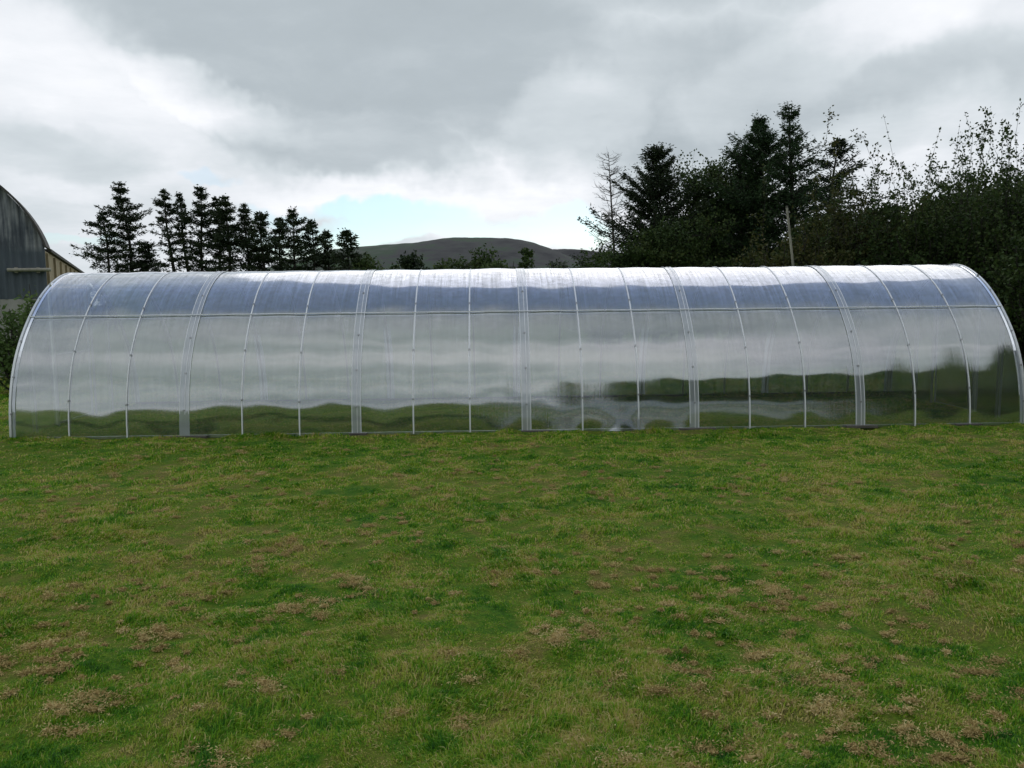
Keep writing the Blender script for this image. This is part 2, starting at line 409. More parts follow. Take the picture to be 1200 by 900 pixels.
def conifer(px, top, base_px, D, rad, label, group=None, seed=0, crown0=.12, dens=1.0, mat=None, blade=.30, name='conifer_tree', droop=.25, ragged=.35, sparse=.0, bw=.07, tuft=34, pexp=.62):
    rng = np.random.default_rng(seed)
    tp = at(top[0], top[1], D)
    bx = gx(base_px, D)
    H = tp[2]
    bz = float(ground_z(bx, D))
    root = empty(name, (bx, D, bz)); tag(root, label, 'tree', group)
    lean = np.array([tp[0] - bx, rng.normal(0, .02) * H, H - bz])
    def axis(t):
        w = np.array([math.sin(t*7+seed)*.012*H, math.cos(t*5+seed)*.012*H, 0]) * t * (1-t) * 3
        return lean * np.array([t**1.15, t, t]) + w
    ts = np.linspace(0, .985, 14)
    mb = MB(); r0 = .013*H + .03
    mb.tube([axis(t) for t in ts], r0*(1-ts)**.8 + .012, 7)
    nb = int(150 * dens); nlev = 15 + seed % 5
    C = []; Dd = []; Ls = []
    a_prev = 0.0
    for i in range(nb):
        t = crown0 + (1-crown0) * rng.random()**.92
        t = (round(t*nlev) + rng.normal(0, .16)) / nlev; t = min(max(t, .01), .985)
        if rng.random() < sparse * (1 - t): continue
        # clumpy outline: layers and gaps
        prof = ((1 - t)**pexp) * (1 + .38*math.sin(t*26 + seed*1.7 + math.sin(a_prev)) ) * min(1, (t - crown0)/.10 + .45)
        L = rad * prof * (1 - ragged + 2*ragged*rng.random()**1.3) + .05
        a = rng.random()*2*PI
        hd = np.array([math.cos(a), math.sin(a), 0])
        up = .30 - droop*rng.random()*1.2 + .6*t
        n = 6
        s = np.linspace(0, 1, n)[:, None]
        P = axis(t) + hd*L*s + np.array([0,0,1])*(up*L*s - droop*1.1*L*s**2 + .10*L*s**4)
        mb.tube(P, .010*L*(1 - .8*s[:,0]) + .006, 3, False)
        m = int(tuft * L / max(rad, .4) * (rad/1.6)**.7) + 5
        u = rng.random(m)**.7
        base = np.stack([np.interp(u, s[:,0], P[:,j]) for j in range(3)], 1)
        side = np.cross(hd, [0,0,1])
        w = (.21*L*(1.05-u))[:,None]
        base = base + side*rng.normal(0,.55,(m,1))*w + np.array([0,0,1])*(rng.normal(-.12,.22,(m,1))*w)
        dr = hd*(.7+.3*rng.random((m,1))) + side*rng.normal(0,.6,(m,1)) + np.array([0,0,1])*rng.normal(.05,.35,(m,1))
        C.append(base); Dd.append(dr); Ls.append(blade*(.55+.8*rng.random(m)))
    # leading shoot
    m = 14
    u = .93 + .07*rng.random(m)
    C.append(np.array([axis(x) for x in u])); Dd.append(rng.normal(0,.7,(m,3)) + [0,0,.8]); Ls.append(blade*.8*np.ones(m))
    C = np.vstack(C); Dd = np.vstack(Dd); Ls = np.concatenate(Ls)
    # two tufts per point
    Q = np.vstack([leaf_quads(C, Dd, Ls, bw*(.7+.7*rng.random(len(C))), rng),
                   leaf_quads(C + rng.normal(0,.05,C.shape), Dd + rng.normal(0,.5,Dd.shape), Ls*.8, bw, rng),
                   leaf_quads(C + rng.normal(0,.09,C.shape), Dd + rng.normal(0,.5,Dd.shape), Ls*.7, bw, rng)])
    mb.build('trunk', M_bark, root)
    quads_mesh('crown', Q, mat or M_conif, root)
    return root

LG = 'row of tall conifers behind the left half of the greenhouse'
left = [
 # base px, top px, top py, D, rad, crown0, label
 (134,121,249,50,1.75,.05,'short bushy conifer at the left end of the row, beside the shed'),
 (162,141,215,51,1.75,.20,'tallest conifer in the left row, leaning left over the first short one'),
 (176,170,284,52,1.3,.02,'low dark conifer filling the gap left of the pointed leaning conifer'),
 (207,192,223,50,1.35,.10,'pointed conifer with a narrow leaning top just left of the bare slim trunk'),
 (226,208,226,52,.65,.60,'slim conifer with a bare trunk and a small tuft of foliage at its top'),
 (240,235,220,50,1.45,.22,'conifer with a bushy forked top right of the bare slim trunk'),
 (262,254,232,51,1.05,.18,'narrow conifer wedged behind the bushy forked one'),
 (272,264,231,49,1.25,.15,'flat topped conifer near the middle of the left row'),
 (293,286,240,50,1.45,.12,'conifer with a hooked top just right of the flat topped one'),
 (312,304,249,49,1.45,.10,'broad conifer at the shoulder where the row steps down'),
 (330,327,256,51,1.05,.08,'thin conifer before the last high clump of the row'),
 (350,343,246,49,1.45,.08,'round headed conifer forming the last high clump of the row'),
 (373,365,259,50,1.45,.05,'sloping conifer on the falling right side of the last clump'),
 (389,381,272,51,1.0,.02,'low conifer tucked at the right foot of the last clump'),
 (411,406,271,48,1.30,.02,'separate small round conifer at the right end of the left row'),
]
for i, (b, tx, ty, D, rad, c0, lab) in enumerate(left):
    conifer(None, (tx, ty), b, D, rad*1.42, lab, LG, seed=40+i, crown0=c0, dens=1.6 if c0 < .5 else .6, blade=.22, bw=.062, droop=.30, ragged=.55, sparse=.85, tuft=30, pexp=.78)

def shrub(px0, top, D, width, label, name='bushy_shrub', group=None, seed=0, mat=None, stems=46, leaves=90, leaf=(.06,.035), spread=.5, up=.9, low=.12, hvar=.35, shoots=0, shoot_h=.35, depth=None, cat='shrub'):
    """many stemmed bush: stems fan out of the ground and carry leaves"""
    rng = np.random.default_rng(seed)
    tp = at(top[0], top[1], D); bx = gx(px0, D); bz = float(ground_z(bx, D)); H = tp[2] - bz
    root = empty(name, (bx, D, bz)); tag(root, label, cat, group)
    depth = depth or width*.7
    mb = MB(); C = []; Dd = []; FL = []
    off = tp[0] - bx
    for i in range(stems + shoots):
        sh = i >= stems
        a = rng.random()*2*PI; q = math.sqrt(rng.random())
        ex = math.cos(a)*q; ey = math.sin(a)*q
        dome = math.sqrt(max(0.05, 1 - .75*q*q))
        h = H * dome * (1 - hvar*rng.random()) * (1 if not sh else (.86 + 1.25*shoot_h*rng.random()**1.7))
        if sh: ex = ex*1.1 + rng.normal(0,.32); ey *= .85
        if not sh: h *= .86
        e = np.array([ex*width + off*h/H, ey*depth, h])
        b = np.array([ex*width*.25, ey*depth*.25, 0])
        s = np.linspace(0, 1, 8)[:, None]
        bow = np.array([ex*width*.25, ey*depth*.25, 0])*(1-spread)
        P = b + (e - b)*s + bow*np.sin(s*PI) + rng.normal(0, (.022 if not sh else .03)*H, (8,3))*s*(1-s*.4)
        P[:,2] = np.maximum(P[:,2], 0)
        mb.tube(P, ((.012+.008*H/3)*(1-.85*s[:,0]) + .0035)*(.38 if sh else .9), 4, False)
        # side twigs
        m = leaves if not sh else 210
        nt_ = 9 if not sh else 8
        tw = []
        for j in range(nt_):
            u = low + (1-low)*rng.random()
            o = np.array([np.interp(u, s[:,0], P[:,k]) for k in range(3)])
            dd = rng.normal(0, 1, 3); dd[2] = abs(dd[2])*.9 + .25*up; dd /= np.linalg.norm(dd)
            ll = (.16*H*(1.25-u) + .08) * (.5+rng.random()) * (.85 if sh else 1)
            tw.append((o, dd*ll)); mb.tube(np.array([o, o+dd*ll*.5, o+dd*ll+[0,0,.06*ll]]), [.006,.004,.002], 3, False)
        k1 = int(m*.3) if not sh else int(m*.38)
        u = low + (1-low)*rng.random(k1)
        if sh: u = .45 + .55*rng.random(k1)
        cc = np.stack([np.interp(u, s[:,0], P[:,k]) for k in range(3)], 1)
        C.append(cc + rng.normal(0, .035 if sh else .06, cc.shape)); FL.append(np.full(len(cc), .88 if sh else 1.0))
        k2 = m - k1
        ii = rng.integers(0, nt_, k2); w = rng.random((k2,1))**.6
        O = np.array([x[0] for x in tw])[ii]; DV = np.array([x[1] for x in tw])[ii]
        cc = O + DV*w; C.append(cc + rng.normal(0, .05, cc.shape)); FL.append(np.full(len(cc), .88 if sh else 1.0))
    C = np.vstack(C); C[:,2] = np.abs(C[:,2])
    Dd = rng.normal(0, 1, C.shape) + [0,0,.25]
    FL = np.concatenate(FL)
    L = leaf[0]*(.6+.8*rng.random(len(C)))*FL
    Q = leaf_quads(C, Dd, L, leaf[1]*(.6+.8*rng.random(len(C)))*FL, rng)
    mb.build('stem', M_bark, root)
    quads_mesh('foliage', Q, mat or M_leaf, root)
    return root

def broadleaf(base_px, top, D, rx, label, name='broadleaf_tree', group=None, seed=0, mat=None, clumps=60, per=420, leaf=(.09,.06), z0=.18, cr=.16, ry=None, open_=0.0):
    rng = np.random.default_rng(seed)
    tp = at(top[0], top[1], D); bx = gx(base_px, D); bz = float(ground_z(bx, D)); H = tp[2]-bz
    root = empty(name, (bx, D, bz)); tag(root, label, 'tree', group)
    off = tp[0]-bx
    ry = ry or rx
    mb = MB()
    tk = np.linspace(0,1,8)
    ax_ = lambda t: np.array([off*t*.7 + .05*H*math.sin(t*4+seed)*t, .03*H*math.cos(t*3+seed)*t, H*.8*t])
    mb.tube([ax_(x) for x in tk], (.022*H+.02)*(1-tk*.85), 8)
    Cs = []; 
    for i in range(clumps):
        v = rng.normal(size=3); v /= np.linalg.norm(v); r = rng.random()**.38
        zc_ = (z0 + (1-z0)/2)*H; rz_ = (1-z0)/2*H
        c = np.array([off*.7, 0, zc_]) + v*r*np.array([rx, ry, rz_])*(.80+.25*rng.random())
        c[2] = min(c[2], H*.985)
        t0 = min(.9, max(.12, (c[2]/H)*.75*rng.random()**.3))
        o = ax_(t0)
        s = np.linspace(0,1,6)[:,None]
        P = o + (c-o)*s + np.array([0,0,1])*np.sin(s*PI)*.06*H*rng.random() + rng.normal(0,.012*H,(6,3))*s
        mb.tube(P, (.007*H)*(1-.85*s[:,0])+.006, 4, False)
        k = int(per*(.4+1.0*rng.random()))
        R_ = cr*H*(.55+.8*rng.random())
        # twiggy clump: leaves along small random twigs
        ntw = 14
        td = rng.normal(size=(ntw,3)); td /= np.linalg.norm(td,axis=1)[:,None]; td[:,2] = td[:,2]*.7+.15
        for q in range(ntw): mb.tube(np.array([c, c+td[q]*R_*.5, c+td[q]*R_]), [.006,.004,.002], 3, False)
        ii = rng.integers(0,ntw,k)
        Cs.append(c + td[ii]*R_*rng.random((k,1))**.55 + rng.normal(0,.12*R_,(k,3)))
    C = np.vstack(Cs); C[:,2] = np.maximum(C[:,2], .05)
    Q = leaf_quads(C, rng.normal(size=C.shape)+[0,0,-.1], leaf[0]*(.6+.8*rng.random(len(C))), leaf[1]*(.6+.8*rng.random(len(C))), rng)
    mb.build('trunk', M_bark, root, True)
    quads_mesh('crown', Q, mat or M_leaf, root)
    return root

# bare larch at the left edge of the right-hand trees
def bare_tree():
    rng = np.random.default_rng(77)
    D = 28; tp = at(713, 178, D); bx = gx(727, D); H = tp[2]
    root = empty('bare_tree', (bx, D, 0)); tag(root, 'slim dead tree with bare twigs at the left edge of the right hand trees', 'tree')
    ax_ = lambda t: np.array([(tp[0]-bx)*t**.9, 0, H*t])
    mb = MB(); tk = np.linspace(0,1,12)
    mb.tube([ax_(x) for x in tk], .075*(1-tk)**.9+.007, 6)
    mb.build('trunk', M_deadw, root)
    mb = MB()
    for i in range(120):
        t = .12+.86*rng.random()
        a = rng.random()*2*PI; L = (.25 + 1.15*(1-t)**.8)*(.5+.7*rng.random())
        hd = np.array([math.cos(a), math.sin(a), 0])
        s = np.linspace(0,1,6)[:,None]
        P = ax_(t) + hd*L*s + np.array([0,0,1])*L*(.25*s - .1*s**2 + (.35*s**3)) + rng.normal(0,.02,(6,3))*s
        mb.tube(P, .009*(1-.8*s[:,0])+.004, 3, False)
        for k in range(7):
            u = .25+.75*rng.random(); o = np.array([np.interp(u, s[:,0], P[:,j]) for j in range(3)])
            d = hd + rng.normal(0,.7,3); d[2] = abs(d[2])*.4 - .1; d /= np.linalg.norm(d)
            mb.tube(np.array([o, o+d*.10*(1+rng.random()), o+d*.30*rng.random()+[0,0,.05]]), [.004,.003,.0025], 3, False)
    mb.build('twigs', M_deadw, root)
bare_tree()

RG = 'conifers among the right hand trees'
conifer(None, (769,175), 768, 28, 2.3, 'dark broad conifer with stiff upswept branches next to the bare dead tree', RG, seed=101, crown0=.03, dens=3.0, blade=.15, bw=.035, droop=.05, ragged=.45, pexp=.82, tuft=52, mat=M_conif)
conifer(None, (893,138), 893, 27, 2.5, 'tall dense conifer in the middle of the right hand trees', RG, seed=103, crown0=.03, dens=4.2, pexp=.85, tuft=46, blade=.15, bw=.035, droop=.15, ragged=.5, mat=M_conif_g)
conifer(None, (926,124), 930, 26, 1.7, 'highest conifer of all with a thin tufted tip, right of the dense one', RG, seed=104, crown0=.05, dens=2.0, pexp=.8, blade=.14, bw=.034, droop=.15, ragged=.55, mat=M_conif_g, sparse=.1)
conifer(None, (868,180), 872, 28, 1.5, 'small conifer top poking out left of the tall dense conifer', RG, seed=105, crown0=.05, dens=1.2, blade=.18, bw=.05, droop=.2, ragged=.5, mat=M_conif)
conifer(None, (984,166), 955, 27, 2.3, 'thin open conifer leaning right with wispy drooping branches', RG, seed=106, crown0=.05, dens=1.3, blade=.17, bw=.045, droop=.3, ragged=.6, mat=M_conif, sparse=.2)
broadleaf(832, (842,183), 29, 1.9, 'rounded green broadleaf tree between the two dark conifers', seed=110, clumps=125, per=420, mat=M_leaf, leaf=(.10,.07), z0=.05, cr=.13)
broadleaf(800, (800,235), 26, 1.3, 'low broadleaf tree at the right foot of the upswept conifer', seed=111, clumps=45, per=420, mat=M_leaf, leaf=(.09,.06), z0=.02, cr=.15)
broadleaf(700, (692,292), 27, .8, 'small dark bush at the foot of the bare dead tree', name='leafy_bush', seed=112, clumps=26, per=300, mat=M_leaf, leaf=(.09,.06), z0=.0, cr=.2)
broadleaf(745, (745,262), 25, 1.2, 'dark leafy tree low in front of the upswept conifer', seed=113, clumps=40, per=420, mat=M_leaf, leaf=(.09,.06), z0=.02, cr=.16)

SG = 'overgrown thicket shrubs behind the right end of the greenhouse'
thick = [
 # base px, top px, top py, D, width, shoots, label
 (905,905,245,19,1.15,8,'olive shrub at the left end of the thicket, behind the pole foot',M_leaf_ol),
 (955,955,216,19.5,1.3,22,'shrub just right of the leaning wooden pole',M_leaf_ol),
 (1010,1008,188,20,1.4,60,'speckled brownish shrub below the leaning open conifer',M_leaf_ol),
 (1065,1062,198,19,1.3,60,'shrub behind the dip in the thicket outline',M_leaf),
 (1115,1122,170,20,1.4,90,'twiggy shrub whose thin shoots stand against the bright cloud',M_leaf),
 (1170,1172,160,18,1.3,80,'shrub with the tallest leafy shoots beside the right picture edge',M_leaf),
 (1230,1225,125,17,1.5,70,'large dark shrub cut by the right picture edge',M_leaf),
 (1290,1290,120,15,1.7,10,'outermost shrub of the thicket, mostly beyond the right picture edge',M_leaf),
]
for i, (b, tx, ty, D, w, sh, lab, mt) in enumerate(thick):
    shrub(b, (tx, ty), D, w, lab, group=SG, seed=200+i, mat=mt, stems=85, leaves=230, leaf=(.085,.055), shoots=sh, shoot_h=.42, low=.03, depth=1.2)
# darker trees that close the thicket from behind
for i, (b, tx, ty, D, rx, lab) in enumerate([
 (985,985,232,24,1.7,'dense dark tree closing the thicket behind the speckled shrub'),
 (1060,1060,228,25,1.9,'dense dark tree behind the dip in the thicket outline'),
 (1140,1135,220,24,1.9,'dense dark tree behind the twiggy shoots'),
 (1215,1215,190,22,2.1,'dense dark tree behind the right picture edge')]):
    broadleaf(b, (tx, ty), D, rx, lab, group='dense trees backing the thicket', seed=230+i, clumps=95, per=430, mat=M_leaf, leaf=(.11,.08), z0=-.05, cr=.14)

# small bushes seen over the crown of the greenhouse
HG = 'field bushes standing in front of the hill'
for i, (b, tx, ty, D, rx, lab, mt) in enumerate([
 (484,484,306,60,.75,'tiny round dark bush standing alone before the green foot of the hill',M_conif),
 (428,428,300,58,1.5,'low bush at the right foot of the small round conifer',M_leaf),
 (447,447,311,62,1.4,'lowest bush trailing off right of the conifer row',M_leaf),
 (546,547,301,60,1.9,'dark peaked bush below the top of the hill',M_leaf),
 (527,525,310,62,1.5,'low bush at the left side of the peaked bush',M_leaf),
 (574,574,310,58,1.3,'pale green low bush between two dark ones',M_leaf_lt),
 (605,602,297,60,2.6,'widest bush before the hill with a spiky rounded outline',M_leaf),
 (655,655,312,66,.7,'faint little bush right of the widest bush',M_far)]):
    broadleaf(b, (tx, ty-9), D, rx*1.1, lab, name='field_bush', group=HG, seed=260+i, clumps=30, per=260, mat=mt, leaf=(.22,.15), z0=-.05, cr=.17)
for i in range(0): pass

# shrub at left between shed and greenhouse
shrub(24, (28,328), 14.2, .95, 'young fruit tree with loose leafy branches between shed and greenhouse', name='fruit_tree', seed=301, mat=M_leaf_lt2, stems=34, leaves=130, leaf=(.085,.055), shoots=6, shoot_h=.1, low=.12, depth=.6, cat='tree')
shrub(33, (37,296), 15.0, .16, 'single tall leafy shoot climbing in front of the dark shed wall', name='leafy_sapling', seed=303, mat=M_leaf_lt, stems=7, leaves=150, leaf=(.08,.05), low=.2, depth=.15, hvar=.2, cat='plant')

# distant hedgerows: uncountable far growth, one object
def far_wood(name, label, pts, hgt, thick_, n, leaf, seed, mat):
    rng = np.random.default_rng(seed)
    pts = np.array(pts, float)
    seg = np.linalg.norm(np.diff(pts, axis=0), axis=1); cum = np.r_[0, np.cumsum(seg)]
    s = rng.random(n)*cum[-1]
    x = np.interp(s, cum, pts[:,0]); y = np.interp(s, cum, pts[:,1])
    lump = .62 + .38*fbm(s/ (hgt*1.1), s*0+seed, 4, seed) + .12*fbm(s/(hgt*.3), s*0, 2, seed+5)
    zz = rng.random(n)**.75 * hgt*lump
    th = thick_*np.sqrt(np.clip(1-(zz/(hgt*lump+1e-6))**2, .03, 1))
    x = x + rng.normal(0,.5,n)*th; y = y + rng.normal(0,.5,n)*th
    C = np.stack([x, y, ground_z(x,y)+zz], 1)
    Q = leaf_quads(C, rng.normal(size=C.shape), leaf*(.6+.8*rng.random(n)), leaf*.7, rng)
    o = quads_mesh(name, Q, mat)
    return tag(o, label, 'woodland', None, 'stuff')
far_wood('hedgerow', 'long far hedgerow closing the fields below the hill', [(-90,66),(-40,95),(0,105),(40,100),(80,75)], 3.0, 3.0, 60000, .42, 5, M_far)
far_wood('woodland', 'wood behind the viewer, mirrored dark in the right half of the greenhouse', [(8,-26),(14,-24),(20,-19),(24,-11),(24,0),(22,9)], 25, 4.0, 220000, .42, 6, M_conif)
far_wood('hedge', 'far hedge behind the viewer mirrored as a dark line low in the greenhouse', [(-80,-5),(-60,-40),(-30,-58),(0,-62),(30,-60)], 3.6, 3.0, 50000, .4, 7, M_leaf)

def bungalow():
    root = empty('bungalow', (1.6, -14.0, 0), R(0)); tag(root, 'long pale bungalow behind the viewer, mirrored as a light band low in the greenhouse', 'house')
    Mw = mat_rough('pale_render', (.60,.64,.64), (.72,.75,.75), 2, .8, .1); Mr = mat_rough('grey_slates', (.30,.33,.35), (.42,.45,.47), 5, .6, .3)
    Mg = mat_rough('window_glass', (.03,.04,.05), (.05,.06,.07), 2, .08, .0); Mf = mat_rough('window_frame_white', (.75,.75,.75), (.8,.8,.8), 4, .5, .05)
    W_, Dp, Hh = 13.5, 7.0, 2.7
    mb = MB(); mb.box((W_/2, -Dp/2, Hh/2), (W_, Dp, Hh)); mb.add([(0,0,Hh),(0,-Dp,Hh),(0,-Dp/2,Hh+1.5)], [(0,1,2)]); mb.add([(W_,0,Hh),(W_,-Dp,Hh),(W_,-Dp/2,Hh+1.5)], [(0,2,1)])
    mb.build('wall', Mw, root)
    mb = MB()
    for sg in (0, 1):
        y0, y1 = (.35, -Dp/2) if sg == 0 else (-Dp-.35, -Dp/2)
        z0, z1 = Hh-.12, Hh+1.55
        v = [(-.3,y0,z0),(W_+.3,y0,z0),(W_+.3,y1,z1),(-.3,y1,z1)]; v += [(a_,b_,c_+.12) for a_,b_,c_ in v]
        mb.add(v, [(0,1,2,3),(7,6,5,4),(0,4,5,1),(1,5,6,2),(2,6,7,3),(3,7,4,0)])
    roof = mb.build('roof', Mr, root)
    mb = MB(); mb.box((3.0, -Dp/2, Hh+1.9), (.7,.5,1.0)); mb.build('chimney', Mw, roof)
    for xw in (1.6, 4.0, 8.6, 11.6):
        mb = MB(); mb.box((xw, .02, 1.5), (1.3,.08,1.1)); w = mb.build('window', Mf, root)
        for k in (-.3,.3):
            mb = MB(); mb.box((xw+k, .07, 1.5), (.52,.03,.94)); mb.build('pane', Mg, w)
    mb = MB(); mb.box((6.2, .03, 1.05), (.95,.08,2.1)); dr = mb.build('door', Mr, root)
    mb = MB(); mb.box((6.55, .10, 1.05), (.04,.06,.14)); mb.build('handle', M_screw, dr)
bungalow()

# ------------------------------------------------------------------ wooden pole
p0 = at(931, 330, 17.2); p1 = at(922, 242, 17.0)
dv = (p1-p0)/(p1[2]-p0[2]); p0 = p1 - dv*p1[2]
po = empty('wooden_pole', tuple(p0)); tag(po, 'thin pale wooden pole leaning slightly left in front of the thicket', 'pole')
mb = MB(); mb.tube([[0,0,0], (p1-p0)*.5+[.01,0,0], p1-p0], [.030,.026,.023], 10)
mb.build('pole_shaft', M_pole, po, False)
mb = MB(); mb.tube([p1-p0-dv*.02, p1-p0+dv*.012], [.027,.020], 10); mb.build('pole_cap', M_deadw, po)

# ------------------------------------------------------------------ curved shed at left
def mat_shed_clad():
    m, nt, out = newmat('stained_cladding')
    o = objc(nt)
    st = noise(nt, 1.0, 6, .65, mapping(nt, o, (5.5, 5.5, .55)))
    bl = noise(nt, 1.3, 5, .6, o)
    sp = N(nt, 'ShaderNodeSeparateXYZ'); nt.links.new(o, sp.inputs[0])
    hi = N(nt, 'ShaderNodeMapRange'); hi.inputs['From Min'].default_value = 2.72; hi.inputs['From Max'].default_value = 2.86
    nt.links.new(sp.outputs[2], hi.inputs['Value'])
    f = math_(nt, 'ADD', math_(nt, 'MULTIPLY', st.outputs[0], .75), math_(nt, 'MULTIPLY', bl.outputs[0], .35))
    r = ramp(nt, [(.40,(.045,.055,.070)),(.50,(.085,.10,.12)),(.58,(.22,.235,.25)),(.70,(.42,.43,.43))]); nt.links.new(f, r.inputs[0])
    r2 = ramp(nt, [(.35,(.045,.060,.078)),(.5,(.075,.095,.115)),(.8,(.12,.14,.16))]); nt.links.new(f, r2.inputs[0])
    c = mixc(nt, hi.outputs[0], r2.outputs[0], r.outputs[0])
    d = N(nt, 'ShaderNodeBsdfPrincipled'); d.inputs['Roughness'].default_value = .75
    nt.links.new(c, d.inputs['Base Color'])
    nt.links.new(d.outputs[0], out.inputs[0]); return m
M_clad = mat_shed_clad()
M_side = mat_rough('tan_side_boards', (.20,.16,.09), (.42,.35,.22), 3.0, .85, .3, stretch=(1,1,.25))
M_block = mat_rough('grey_render', (.22,.22,.20), (.40,.39,.36), 2.4, .9, .3)
M_roof = mat_rough('old_roof_sheet', (.035,.035,.034), (.09,.085,.075), 3.0, .8, .3)
def shed():
    D = 18.0; C = at(52, 290, D); ang = R(25.3)
    root = empty('curved_shed', (C[0], D, 0), ang)       # local +y runs along the shed, -x along the gable
    tag(root, 'old curved roof shed with dark stained gable and tan side at the left picture edge', 'shed')
    L = 21.0; ez = C[2]; RR = 2.66
    a0 = R(14.8)                                            # eave angle from horizontal radius
    cxx = -RR*math.cos(a0); czz = ez - RR*math.sin(a0)
    th = np.linspace(a0, PI-a0, 49)
    arc = np.stack([cxx + RR*np.cos(th), 0*th, czz + RR*np.sin(th)], 1)
    W = -2*cxx
    wz = 1.70
    # gable cladding: corrugated sheet above the block wall
    mb = MB(); n = 340
    xs = np.linspace(-W+.0, 0, n); top = np.interp(-xs, -arc[::1,0], arc[::1,2])
    yo = .018*np.sin(xs*2*PI/.15)
    v = []; f = []
    for i in range(n):
        v += [(xs[i], yo[i], wz), (xs[i], yo[i], top[i]), (xs[i], .06, wz), (xs[i], .06, top[i])]
    for i in range(n-1):
        a = 4*i; b = a+4
        f += [(a, b, b+1, a+1), (a+2, a+3, b+3, b+2), (a, a+2, b+2, b), (a+1, b+1, b+3, a+3)]
    f += [(0,1,3,2), (4*n-4, 4*n-2, 4*n-1, 4*n-3)]
    mb.add(v, f); mb.build('gable_cladding', M_clad, root)
    mb = MB(); mb.box((-W/2, .10, wz/2-.05), (W, .2, wz+.1)); mb.build('base_wall', M_block, root)
    mb = MB(); mb.box((-.06, L/2+.10, ez/2-.03), (.10, L-.2, ez-.06))
    for k in range(11): mb.box((.015, .35+k*2.0, ez/2-.05), (.05, .09, ez-.12))
    mb.build('side_wall', M_side, root)
    mb = MB(); mb.box((-.05, L/2+.55, ez-.0), (.20, L-1.1, .07)); mb.build('coping', M_roof, root)
    mb = MB(); mb.box((-W+.06, L/2+.10, ez/2-.03), (.10, L-.2, ez-.06)); mb.build('side_wall', M_side, root)
    mb = MB(); nn = len(arc)
    o1 = arc + np.stack([np.cos(th)*.05, 0*th, np.sin(th)*.05], 1)
    o0 = arc + np.stack([np.cos(th)*.005, 0*th, np.sin(th)*.005], 1)
    v = np.vstack([o0+[0,-.10,0], o1+[0,-.10,0], o1+[0,1.0,0], o0+[0,1.0,0]])
    f = []
    for i in range(nn-1):
        for k in range(4):
            k2 = (k+1)%4
            f.append((k*nn+i, k*nn+i+1, k2*nn+i+1, k2*nn+i))
    f += [(0,nn,2*nn,3*nn), (nn-1,4*nn-1,3*nn-1,2*nn-1)]
    mb.add(v, f); mb.build('roof', M_roof, root)
    # steel pipe fixed across the corner
    q0 = at(9,316.5,17.7); q1 = at(61,316.5,18.2)
    q = Matrix.Rotation(-ang, 3, 'Z')
    a = np.array(q @ Vector(q0 - np.array([C[0],D,0]))); b = np.array(q @ Vector(q1 - np.array([C[0],D,0])))
    a[1] = b[1] = -.09
    mb = MB(); mb.tube([a, b], [.04,.04], 10)
    mb.box(((a[0]*.8+b[0]*.2), -.045, a[2]), (.06,.07,.12)); mb.box(((a[0]*.3+b[0]*.7), -.045, a[2]), (.06,.07,.12))
    mb.build('steel_pipe', M_pole, root)
shed()

# ------------------------------------------------------------------ greenhouse
GYAW = 0.0281
GH = empty('polytunnel_greenhouse', (-5.831, 9.235, 0), GYAW)
tag(GH, 'long arched clear polycarbonate greenhouse standing on the lawn', 'greenhouse')
LEN, WID, HGT = 12.0, 3.3, 1.965
BAY = LEN/18
NS = 400
_half = np.array([(0,0),(.003,.12),(.012,.25),(.035,.42),(.082,.62),(.155,.82),(.255,1.01),(.40,1.21),(.60,1.43),(.83,1.63),(1.06,1.77),(1.36,1.895),(1.65,1.94)])
_ctl = np.vstack([_half, np.stack([WID-_half[-2::-1,0], _half[-2::-1,1]], 1)])
_k = np.r_[0, np.cumsum(np.linalg.norm(np.diff(_ctl, axis=0), axis=1))]
_u = np.linspace(0, _k[-1], 4001)
_P = np.stack([np.interp(_u, _k, _ctl[:,i]) for i in (0,1)], 1)
_du = _u[1]-_u[0]; _w = int(.30/_du); _kr = np.exp(-.5*(np.arange(-_w,_w+1)*_du/.10)**2); _kr /= _kr.sum()
_pad = np.vstack([2*_P[0]-_P[_w:0:-1], _P, 2*_P[-1]-_P[-2:-_w-2:-1]])
_P = np.stack([np.convolve(_pad[:,i], _kr, 'valid') for i in (0,1)], 1)
_P[:,1] *= HGT/_P[:,1].max()
_l = np.r_[0, np.cumsum(np.linalg.norm(np.diff(_P, axis=0), axis=1))]
ARC = _l[-1]
def prof(s):
    """point (y, z) and outward normal at arc length s (0 = front foot)"""
    y = np.interp(s, _l, _P[:,0]); z = np.interp(s, _l, _P[:,1])
    e = .01
    ty = np.interp(s+e, _l, _P[:,0]) - np.interp(s-e, _l, _P[:,0]); tz = np.interp(s+e, _l, _P[:,1]) - np.interp(s-e, _l, _P[:,1])
    l = np.hypot(ty, tz)+1e-9
    return y, z, -tz/l, ty/l
rngb = np.random.default_rng(12)
bayA = .0085*(.6+.8*rngb.random(18)); bayP = rngb.random(18)*.9
def bulge(x, s):
    """how far the flexible sheet bows off the hoops, metres"""
    b = np.clip((x/BAY).astype(int), 0, 17)
    u = x/BAY - b
    w = np.sin(PI*u)**2
    sm = np.minimum(s, ARC-s)
    g = .55 + .45*np.cos(sm*2*PI/.95 + bayP[b]*2) 
    o = bayA[b]*w*g
    o += .0050*fbm(x*1.1, s*1.9, 2, 5)*(.3+.7*w) + .0009*fbm(x*2.3, s*7.0, 2, 15)
    # foot of the sheet kicks out where it is not screwed down
    for xc, wd, am in ((7.15,.24,.030),(6.45,.22,.016),(7.85,.12,.008),(2.0,.30,.012),(4.6,.35,.006)):
        o += am*np.exp(-((x-xc)/wd)**2)*np.exp(-sm/.16)
    return o

